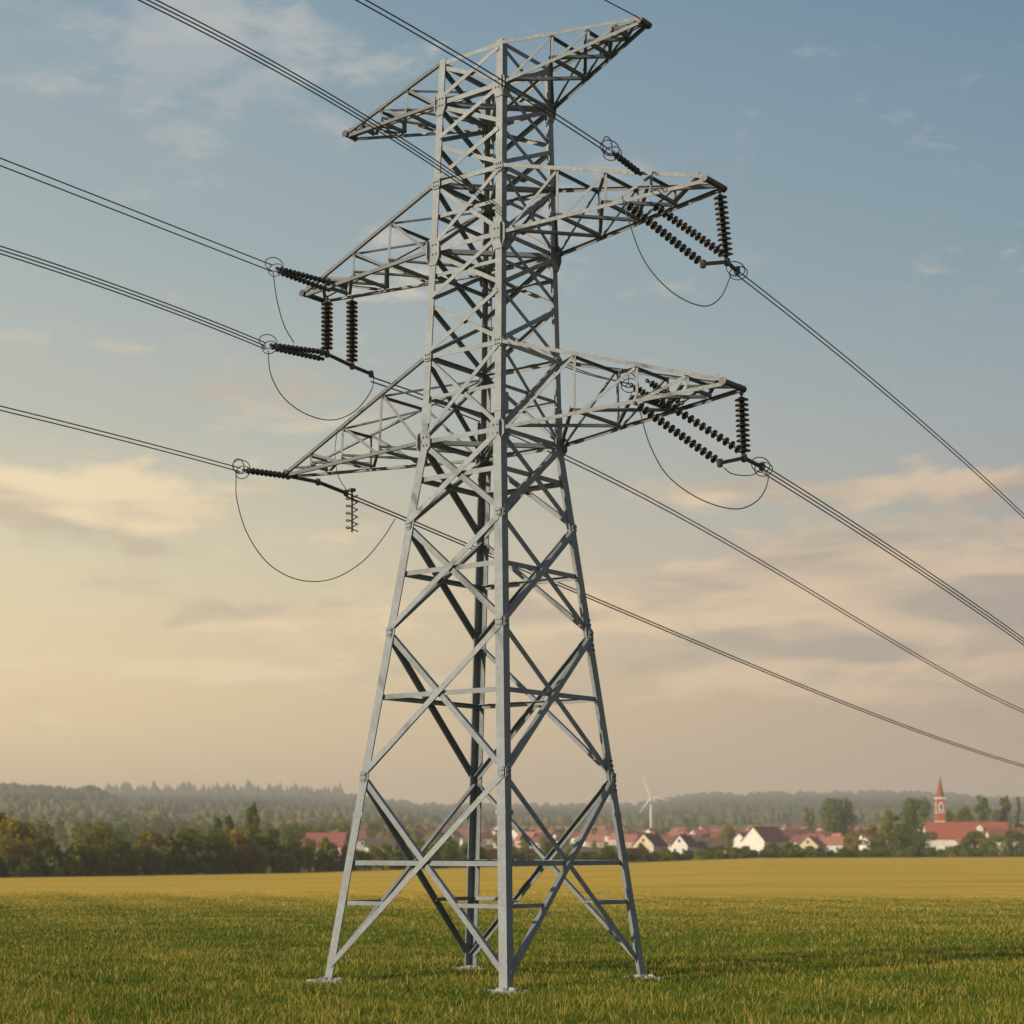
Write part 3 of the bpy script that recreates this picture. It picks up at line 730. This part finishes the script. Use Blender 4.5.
for px in range(286, 420, 12):
    plant(random.choice(['bush_g', 'bush_o', 'round_o']), px + random.uniform(-4, 4), random.uniform(838, 850), 0, edge_y(px) + random.uniform(2, 14), random.uniform(22, 32), 'light olive bush in the hedge left of the pylon legs', GB, 'bush')
for px in range(412, 650, 13):
    plant(random.choice(['bush_d', 'bush_o', 'rust', 'bush_g']), px + random.uniform(-4, 4), random.uniform(840, 853), 0, edge_y(px) + random.uniform(2, 20), random.uniform(22, 34), 'olive bush in the hedge seen between the pylon legs', GB, 'bush')
plant('bush_d', 447, 836, 0, 395, 34, 'dark rounded bush seen between left and back pylon legs', GB, 'bush')
plant('bush_d', 640, 843, 0, 470, 20, 'dark green bush beside the cream gabled house', GB, 'bush')
for px in range(655, 1100, 11):
    plant(random.choice(['bush_g', 'bush_g', 'bush_o', 'bush_d']), px + random.uniform(-3, 3), random.uniform(846, 852), 0, edge_y(px) + random.uniform(2, 10), random.uniform(14, 26), 'low green bush in the hedge below the village', GB, 'bush')
for px, wv, tp in ((720, 26, 845), (745, 26, 846), (772, 30, 843), (790, 26, 842), (810, 22, 846)):
    plant('bush_g', px, tp, 0, edge_y(px) + 12, wv, 'bright green rounded shrub below the white gabled house', GB, 'bush')
RT = [('round_g', 836, 799, 900, 36, 'large round green tree rising above the village roofs'),
 ('tall_o', 809, 808, 880, 12, 'small oval tree left of the large round green tree'),
 ('round_d', 846, 806, 905, 24, 'dark tree behind the large round green tree'),
 ('tall_o', 889, 811, 600, 22, 'narrow tree left of the tall clump beside the church'),
 ('round_g', 916, 799, 640, 32, 'tall green tree left of the church tower'),
 ('round_o', 876, 826, 590, 26, 'light olive tree at left of the clump by the church'),
 ('gold', 854, 832, 585, 26, 'yellowish low tree at left foot of the church clump'),
 ('round_d', 902, 824, 580, 34, 'broad dark green tree in front of the church clump'),
 ('round_g', 924, 832, 575, 30, 'dark low tree in front of the long red church roof'),
 ('round_d', 948, 811, 820, 18, 'dark tree just right behind the church tower'),
 ('round_d', 965, 807, 850, 20, 'round dark tree behind the long red church roof'),
 ('tall_d', 983, 796, 850, 17, 'tall dark tree behind the right end of the church roof'),
 ('tall_d', 1006, 796, 860, 13, 'slender dark tree near the right edge of the picture'),
 ('conifer', 1018, 797, 870, 14, 'dark pointed tree touching the right edge of the picture'),
 ('round_o', 998, 810, 870, 18, 'small olive tree between the tall trees at right edge'),
 ('round_d', 975, 831, 610, 30, 'dark green tree in front of the church nave'),
 ('round_o', 992, 834, 600, 28, 'olive green tree right of the one in front of the nave'),
 ('round_d', 1012, 830, 610, 30, 'dark tree in front of the red roof at the right edge'),
 ('bush_g', 957, 845, 606, 24, 'green bush under the white church wall'),
 ('round_o', 728, 826, 720, 22, 'olive tree left of the white gabled house'),
 ('round_d', 712, 832, 900, 18, 'dark green tree among roofs behind the brown barn roof')]
for key, px, top, Yd, wp, lab in RT: plant(key, px, top, 0, Yd, wp, lab, 'trees around the village')
# wooded slopes at mid distance on the left and between the village roofs
for i in range(230):
    px = random.uniform(-60, 420) if i < 110 else random.uniform(420, 1060)
    Yd = random.choice([random.uniform(430, 900), random.uniform(800, 1700)]) if px < 420 else random.uniform(760, 1750)
    x = (px - 512) / F * Yd; z = ground(x, Yd); H = random.uniform(6, 12) * (1 if px < 420 else .7); top = YH - (z + H - CH) / Yd * F
    if px > 420 and top < 822: H = 6; top = YH - (z + H - CH) / Yd * F
    plant(random.choice(['round_d', 'round_o', 'broad_o', 'gold', 'tall_o', 'round_g', 'bush_o']), px, top, 0, Yd, H * random.uniform(.8, 1.3) * F / Yd,
          'small hazy tree on the slope behind the left hedgerow' if px < 420 else 'small hazy tree among the distant village roofs', 'far trees on the slopes')

# forest on the hills: one mass of crowns
def crown_blob(kind):
    n = 10; v = []; f = []
    if kind == 0: prof_ = [(.30, 0), (.52, .25), (.48, .6), (.25, .88), (.02, 1)]
    else: prof_ = [(.36, 0), (.28, .3), (.19, .58), (.09, .82), (.0, 1.1)]
    for r, z in prof_:
        for j in range(n): a = 6.283 * j / n; q = r * random.uniform(.7, 1.25); v.append((q * math.cos(a), q * math.sin(a), z * random.uniform(.93, 1.05)))
    f = [(i * n + j, i * n + (j + 1) % n, (i + 1) * n + (j + 1) % n, (i + 1) * n + j) for i in range(len(prof_) - 1) for j in range(n)]
    return np.array(v), f
blobs = [crown_blob(i % 2) for i in range(10)]
mb_v = []; mb_f = []; off = 0; mi_near = []; FPC = 40
def put_crown(px, Yd, h, kind=None):
    global off
    x = (px - 512) / F * Yd; z = ground(x, Yd)
    bv, bf = blobs[random.randrange(10) if kind is None else random.randrange(5) * 2 + kind]
    s_ = np.array([h * random.uniform(.8, 1.2), h * random.uniform(.8, 1.2), h]); mi_near.append(Yd < 2100); mb_v.append(bv * s_ + np.array([x, Yd, z - 1])); mb_f.extend([tuple(i + off for i in q) for q in bf]); off += len(bv)
for i in range(16000):
    Yd = 1750 + 2750 * random.random() ** .8; px = random.uniform(-180, 1200)
    dn = math.sin(px * .02 + Yd * .004) + math.sin(px * .051 - Yd * .009)
    if dn < -.3 and Yd < 3000: continue
    put_crown(px, Yd, random.uniform(8, 14))
for i in range(170):                       # spruces on the left skyline
    px = random.uniform(105, 340); put_crown(px, random.uniform(4300, 4440), random.uniform(18, 34) * (1 if random.random() < .8 else 1.25), 1)
for i in range(1000):                      # wooded slope on the left, nearer than the hills
    Yd = random.uniform(720, 1850); px = random.uniform(-160, 440)
    if math.sin(px * .035 + Yd * .006) + math.sin(px * .013 - Yd * .011) < .1: continue
    put_crown(px, Yd, random.uniform(6, 11), 0)
for i in range(700):
    px = random.uniform(-150, 1200); put_crown(px, random.uniform(4300, 4440), random.uniform(14, 22), 0)
me = mesh('forest', np.concatenate(mb_v).tolist(), mb_f, [leaf_mat('leaf_forest', (.044, .068, .044), (.054, .080, .046), 0, .1, .01), leaf_mat('leaf_slope', (.060, .082, .026), (.14, .135, .036), 0, .1, .012)], True)
me.polygons.foreach_set('material_index', [1 if mi_near[i // FPC] else 0 for i in range(len(me.polygons))])
tag(link('forest', me), 'continuous woodland covering the far blue-green hills', 'forest', None, 'stuff')

# ------------------------------------------------------------------ village
def roofm(name, c): 
    m = bpy.data.materials.new(name); m.use_nodes = True; t = NT(m.node_tree); p = t.n['Principled BSDF']; p.inputs['Roughness'].default_value = .85
    v = t.node('ShaderNodeTexCoord').outputs['Object']; oi = t.node('ShaderNodeObjectInfo').outputs['Random']
    br = t.node('ShaderNodeTexBrick'); br.inputs['Scale'].default_value = 1.6; t.put(br.inputs['Vector'], v)
    br.inputs['Color1'].default_value = (*c, 1); br.inputs['Color2'].default_value = tuple(q * .75 for q in c) + (1,); br.inputs['Mortar'].default_value = tuple(q * .5 for q in c) + (1,)
    a = t.mix(t.maprange(t.noise(v, .8, 5, .6), .4, .7), br.outputs[0], (c[0] * .7, c[1] * .8, c[2] * .8, 1))
    a = t.mix(1.0, a, t.ramp(oi, [(0, (.62, .68, .74)), (1, (1.25, 1.3, 1.35))], 'LINEAR'), 'MULTIPLY')
    t.put(p.inputs['Base Color'], a); return m
M['roof_red'] = roofm('red_tiles', (.50, .20, .125)); M['roof_dark'] = roofm('dark_red_tiles', (.30, .095, .075)); M['roof_brown'] = roofm('brown_tiles', (.16, .10, .075))
M['white'] = mat('white_render', (.80, .76, .68), .9, 0, .12, .8); M['cream'] = mat('cream_render', (.66, .55, .40), .9, 0, .12, .8); M['pink'] = mat('rose_render', (.60, .40, .33), .9, 0, .12, .8)
M['pane'] = mat('window_glass', (.04, .05, .06), .15); M['frame'] = mat('white_frame', (.75, .73, .68), .6); M['brick'] = mat('red_brick', (.42, .13, .07), .9, 0, .2, 1.2); M['door'] = mat('brown_door', (.12, .07, .04), .6)
def house_parts(root, w_, d_, h_, rh, wall, roof, detail=True, ridge='x'):
    """gabled house, ridge along local x (or y), centred on the root"""
    mb = MB(); a, b = w_ / 2, d_ / 2
    if ridge == 'x':
        poly = [(-b, -1.5), (b, -1.5), (b, h_), (0, h_ + rh), (-b, h_)]; mb.prism(poly, (-a, 0, 0), Vector((0, 1, 0)), Vector((0, 0, 1)), Vector((1, 0, 0)), w_)
    else:
        poly = [(-a, -1.5), (a, -1.5), (a, h_), (0, h_ + rh), (-a, h_)]; mb.prism(poly, (0, b, 0), Vector((1, 0, 0)), Vector((0, 0, 1)), Vector((0, -1, 0)), d_)
    mb.build('wall', wall, root)
    rb = MB(); o_ = .5; th = .22; half = b if ridge == 'x' else a; sl = rh / half
    for s_ in (-1, 1):
        p_ = [(0, h_ + rh + .04), (s_ * (half + o_), h_ - o_ * sl + .04), (s_ * (half + o_), h_ - o_ * sl + .04 + th), (0, h_ + rh + .04 + th)]
        if ridge == 'x': rb.prism(p_, (-a - o_, 0, 0), Vector((0, 1, 0)), Vector((0, 0, 1)), Vector((1, 0, 0)), w_ + 2 * o_)
        else: rb.prism(p_, (0, -b - o_, 0), Vector((1, 0, 0)), Vector((0, 0, 1)), Vector((0, 1, 0)), d_ + 2 * o_)
    r_ = rb.build('roof', roof, root)
    cb = MB(); cx_, cy_ = (w_ * .22, .5) if ridge == 'x' else (.5, d_ * .2); cb.box(cx_ - .4, cx_ + .4, cy_ - .35, cy_ + .35, h_ + rh * .45, h_ + rh + .9); cb.build('chimney', M['brick'], r_)
    if detail:
        rows = [1.0] + ([3.7] if h_ > 5 else [])
        for z in rows:
            n = max(2, int(w_ / 3)) if ridge == 'x' else max(2, int(w_ / 3.2))
            for i in range(n):
                x = -a + w_ * (i + .5) / n
                fb = MB(); y_ = -b
                for q in ((x - .6, x - .48, z, z + 1.4), (x + .48, x + .6, z, z + 1.4), (x - .48, x + .48, z, z + .1), (x - .48, x + .48, z + 1.3, z + 1.4)): fb.box(q[0], q[1], y_ - .07, y_ + .02, q[2], q[3])
                fo = fb.build('window', M['frame'], root); pb = MB(); pb.box(x - .48, x + .48, y_ - .03, y_ + .01, z + .1, z + 1.3); pb.build('pane', M['pane'], fo)
        if ridge == 'y':
            fb = MB(); fb.box(-.5, .5, -b - .05, -b + .02, h_ + rh * .25, h_ + rh * .25 + 1.1); fb.build('window', M['pane'], root)
        db = MB(); db.box(-a * .1 - .5, -a * .1 + .5, -b - .05, -b + .02, -.5, .9); db.build('door', M['door'], root)
    return root
def at(px, Y, dz=0): x = (px - 512) / F * Y; return (x, Y, ground(x, Y) + dz)
def house(px, Yd, w_, d_, h_, rh, wall, roof, label, rz=0, ridge='x', dz=0, name='house', group='houses of the village', detail=True):
    o = empty(name, at(px, Yd, dz), rz); tag(o, label, name.replace('_', ' '), group); return house_parts(o, w_, d_, h_, rh, M[wall], M[roof], detail, ridge)
house(765, 690, 17, 10, 4.2, 5.2, 'white', 'roof_dark', 'large white house with steep dark red roof and bare gable', R(50), 'x', 1.0)
house(650, 640, 8, 11, 4.0, 4.0, 'cream', 'roof_brown', 'cream gabled house just right of the wind turbine foot', R(-30), 'y')
house(684, 660, 6.5, 10, 3.6, 3.8, 'white', 'roof_brown', 'narrow pale gabled house left of the brown barn roof', R(-26), 'y')
house(706, 670, 15, 9, 2.8, 3.4, 'cream', 'roof_brown', 'long low barn with broad brown roof', R(-6), 'x', 0, 'barn')
house(812, 700, 8, 10, 3.2, 3.6, 'cream', 'roof_red', 'small cream gabled house right of the large white house', R(-28), 'y')
house(832, 720, 8, 8, 3.6, 2.8, 'white', 'roof_red', 'small white house with flat gable near the large round tree', R(-8), 'x')
house(793, 860, 12, 9, 4.6, 4.0, 'pink', 'roof_dark', 'rose walled house with dark roof right of the white house', R(12), 'x')
house(327, 560, 12, 9, 3.4, 3.8, 'pink', 'roof_dark', 'house with large dull red roof left of the pylon', R(-10), 'x', 1.2)
house(352, 720, 10, 8, 3.5, 3.6, 'white', 'roof_red', 'small red roofed house behind the dull red roof', R(16), 'x', 2)
house(380, 600, 9, 8, 3.2, 2.6, 'white', 'roof_brown', 'whitish low house behind the left pylon leg', R(8), 'x', .6)
house(137, 900, 9, 7, 3.2, 2.4, 'white', 'roof_brown', 'lone white house on the slope above the left hedgerow', R(10), 'x')
house(166, 880, 7, 6, 3.0, 2.2, 'white', 'roof_brown', 'tiny pale house right of the lone white slope house', R(-14), 'x')
house(1010, 720, 18, 10, 4.0, 4.4, 'white', 'roof_dark', 'long dark red roofed house at the right edge of the picture', R(0), 'x', 1.5)
house(996, 860, 6, 7, 5.0, 3.0, 'cream', 'roof_red', 'small cream house among trees above the church roof', R(20), 'y', 2)
# many small houses climbing the slope: three kinds, copied
protos = []
for i, (wl, rf, lab) in enumerate((('white', 'roof_red', 'small white village house with orange-red roof in the distance'), ('pink', 'roof_red', 'small rose village house with orange-red roof in the distance'), ('cream', 'roof_dark', 'small cream village house with dark red roof in the distance'), ('white', 'roof_dark', 'small white village house with dark red roof in the distance'))):
    o = empty('house', (0, 0, 0)); tag(o, lab, 'house', 'small houses of the distant village'); house_parts(o, 11, 8.5, 4.2, 3.8, M[wl], M[rf], True); protos.append([o, False])
placed = []
def scatter(n, pa, pb, ya, yb):
    c_ = 0; tries = 0
    while c_ < n and tries < n * 30:
        tries += 1; px = random.uniform(pa, pb); Yd = random.uniform(ya, yb); x, y, z = at(px, Yd)
        if any((x - a) ** 2 + (y - b) ** 2 < 10 ** 2 for a, b in placed): continue
        placed.append((x, y)); k = random.choice(protos); o = k[0] if not k[1] else copy_tree(k[0]); k[1] = True
        o.location = (x, y, z); o.rotation_euler = (0, 0, random.uniform(-1.2, 1.2)); s_ = random.uniform(.6, .95); o.scale = (s_, s_, s_); c_ += 1
scatter(112, 612, 905, 860, 1320); scatter(72, 350, 612, 860, 1350); scatter(8, 905, 1060, 980, 1200); scatter(24, 640, 905, 780, 880)

# church
M['spire'] = roofm('spire_tiles', (.46, .115, .065)); CYd = 740; ch = empty('church', at(940, CYd, 0)); tag(ch, 'brick church with tall pointed red spire and long red nave roof', 'church', None)
zb_ = ch.location.z; gz = lambda row: CH + (YH - row) * CYd / F - zb_
ppm = F / CYd; tw = 3.7
zt = gz(803); 
mb = MB(); mb.box(-tw / 2, tw / 2, -tw / 2, tw / 2, -1, gz(821)); mb.build('tower_base', M['white'], ch)
mb = MB(); mb.box(-tw / 2 + .1, tw / 2 - .1, -tw / 2 + .1, tw / 2 - .1, gz(821), gz(799)); tw_o = mb.build('tower', M['brick'], ch)
mb = MB(); mb.box(-tw / 2 - .1, tw / 2 + .1, -tw / 2 - .1, tw / 2 + .1, gz(799), gz(797.5)); mb.box(-tw / 2 - .02, tw / 2 + .02, -tw / 2 - .02, tw / 2 + .02, gz(813), gz(812.2)); mb.build('cornice', M['white'], ch)
for s_, (ax, ay) in enumerate(((0, -1), (1, 0), (-1, 0))):
    ex = Vector((-ay, ax, 0)) if ax else Vector((1, 0, 0)); nr = Vector((ax, ay, 0))
    f_ = MB(); f_.prism([(-.95, gz(811)), (.95, gz(811)), (.95, gz(805)), (.5, gz(803)), (0, gz(802)), (-.5, gz(803)), (-.95, gz(805))], nr * (tw / 2 - .1), ex, Uz, nr, .14); fo = f_.build('belfry_window', M['white'], ch)
    f_ = MB(); f_.prism([(-.45, gz(810)), (.45, gz(810)), (.45, gz(805)), (0, gz(803.5)), (-.45, gz(805))], nr * (tw / 2 + .04), ex, Uz, nr, .05); f_.build('louvre', M['pane'], fo)
mb = MB(); n = 8; hs = gz(777) - gz(797.5)
mb.lathe([(tw / 2 + .25, 0), (tw / 2 - .25, hs * .08), (tw / 2 * .62, hs * .38), (.08, hs * .98), (.03, hs)], (0, 0, gz(797.5)), (0, 0, gz(797.5) + 1), 8); sp_ = mb.build('spire', M['spire'], ch)
mb = MB(); mb.tube([(0, 0, gz(777.5)), (0, 0, gz(774.5))], .06, 5); mb.tube([(-.4, 0, gz(776)), (.4, 0, gz(776))], .06, 5); mb.build('cross', M['fitting'], sp_)
# nave: long body parallel to the picture, in front of and right of the tower
x0, x1 = (920 - 940) / ppm, (1000 - 940) / ppm; yn = -9
mb = MB(); zw = gz(838); zr = gz(823); dn = 6.5
mb.prism([(-dn, -1.5), (dn, -1.5), (dn, zw), (0, zr), (-dn, zw)], (x0, yn, 0), Vector((0, 1, 0)), Uz, Vector((1, 0, 0)), x1 - x0); mb.build('nave', M['white'], ch)
rb = MB(); sl = (zr - zw) / dn
for s_ in (-1, 1): rb.prism([(0, zr + .05), (s_ * (dn + .6), zw - .6 * sl + .05), (s_ * (dn + .6), zw - .6 * sl + .35), (0, zr + .35)], (x0 - .6, yn, 0), Vector((0, 1, 0)), Uz, Vector((1, 0, 0)), x1 - x0 + 1.2)
nr_ = rb.build('nave_roof', M['spire'], ch)
mb = MB(); xd = (972 - 940) / ppm; mb.prism([(-1.1, 0), (1.1, 0), (1.1, 1.6), (0, 2.6), (-1.1, 1.6)], (xd, yn - 4.2, gz(832)), Vector((1, 0, 0)), Uz, Vector((0, 1, 0)), 3.5); mb.build('dormer', M['white'], nr_)
for i in range(7):
    x = x0 + (x1 - x0) * (i + .5) / 7; f_ = MB(); f_.prism([(-.5, .3), (.5, .3), (.5, 2.0), (0, 2.7), (-.5, 2.0)], (x, yn - dn, 0), Vector((1, 0, 0)), Uz, Vector((0, -1, 0)), .08); f_.build('nave_window', M['pane'], ch)
mb = MB(); xa, xb = (946 - 940) / ppm, (967 - 940) / ppm; mb.box(xa, xb, yn - dn - 4.5, yn - dn + .05, -1.5, gz(844.5)); mb.build('annex', M['white'], ch)
rb = MB(); rb.prism([(0, gz(838.5)), (-5.0, gz(844.5)), (-5.0, gz(844.5) + .25), (0, gz(838.5) + .25)], (xa - .3, yn - dn, 0), Vector((0, 1, 0)), Uz, Vector((1, 0, 0)), xb - xa + .6); rb.build('annex_roof', M['roof_red'], ch)

# wind turbine
TY = 1250; tb_ = at(651, TY); tz = CH + (YH - 797.5) * TY / F; th_ = tz - tb_[2]
M['turbine'] = mat('white_turbine_paint', (.78, .76, .72), .5)
tu = empty('wind_turbine', tb_); tag(tu, 'slim white three-bladed wind turbine standing behind the village', 'wind turbine')
mb = MB(); mb.tube([(0, 0, -2), (0, 0, th_ * .5), (0, 0, th_ - .6)], [.95, .7, .5], 14); mb.build('mast', M['turbine'], tu, True)
mb = MB(); mb.lathe([(.5, -1.4), (.85, -1.0), (.95, 0), (.9, 2.2), (.5, 2.9)], (0, .3, th_), (0, 1.3, th_), 12); mb.build('nacelle', M['turbine'], tu, True)
mb = MB(); mb.lathe([(.1, -1.2), (.6, -.7), (.75, 0), (.75, .3)], (0, -1.6, th_), (0, -.6, th_), 12); hub = mb.build('hub', M['turbine'], tu, True)
for ang in (113, -7, 233):
    L_ = 14.5; d_ = Vector((math.cos(R(ang)), 0, math.sin(R(ang)))); e_ = Vector((-d_.z, 0, d_.x)); bl = MB(); v = []; n = 8; st = [(0, .32, .5), (.08, .4, .4), (.2, .62, .22), (.5, .42, .14), (.8, .24, .08), (1, .06, .03)]
    for s_, c_, t_ in st:
        for j in range(n): a = 6.283 * j / n; v.append(Vector((0, -1.8, th_)) + d_ * (L_ * s_ + .3) + e_ * c_ * math.cos(a) + Vector((0, 1, 0)) * t_ * math.sin(a))
    bl.add(v, [(i * n + j, i * n + (j + 1) % n, (i + 1) * n + (j + 1) % n, (i + 1) * n + j) for i in range(len(st) - 1) for j in range(n)] + [tuple(range(n))[::-1], tuple((len(st) - 1) * n + j for j in range(n))])
    bl.build('blade', M['turbine'], tu, True)

# ------------------------------------------------------------------ haze
mb = MB(); mb.box(-6500, 6500, -310, 5600, -120, 210)
m = bpy.data.materials.new('haze_air'); m.use_nodes = True; t = NT(m.node_tree); t.n.remove(t.n['Principled BSDF'])
pv = t.node('ShaderNodeVolumePrincipled'); pv.inputs['Color'].default_value = (.94, .88, .80, 1); pv.inputs['Density'].default_value = 0.00024; pv.inputs['Anisotropy'].default_value = .0
t.l.new(pv.outputs[0], t.n['Material Output'].inputs['Volume'])
tag(mb.build('haze', m), 'thin pale evening haze over the fields and hills', 'haze', None, 'stuff')
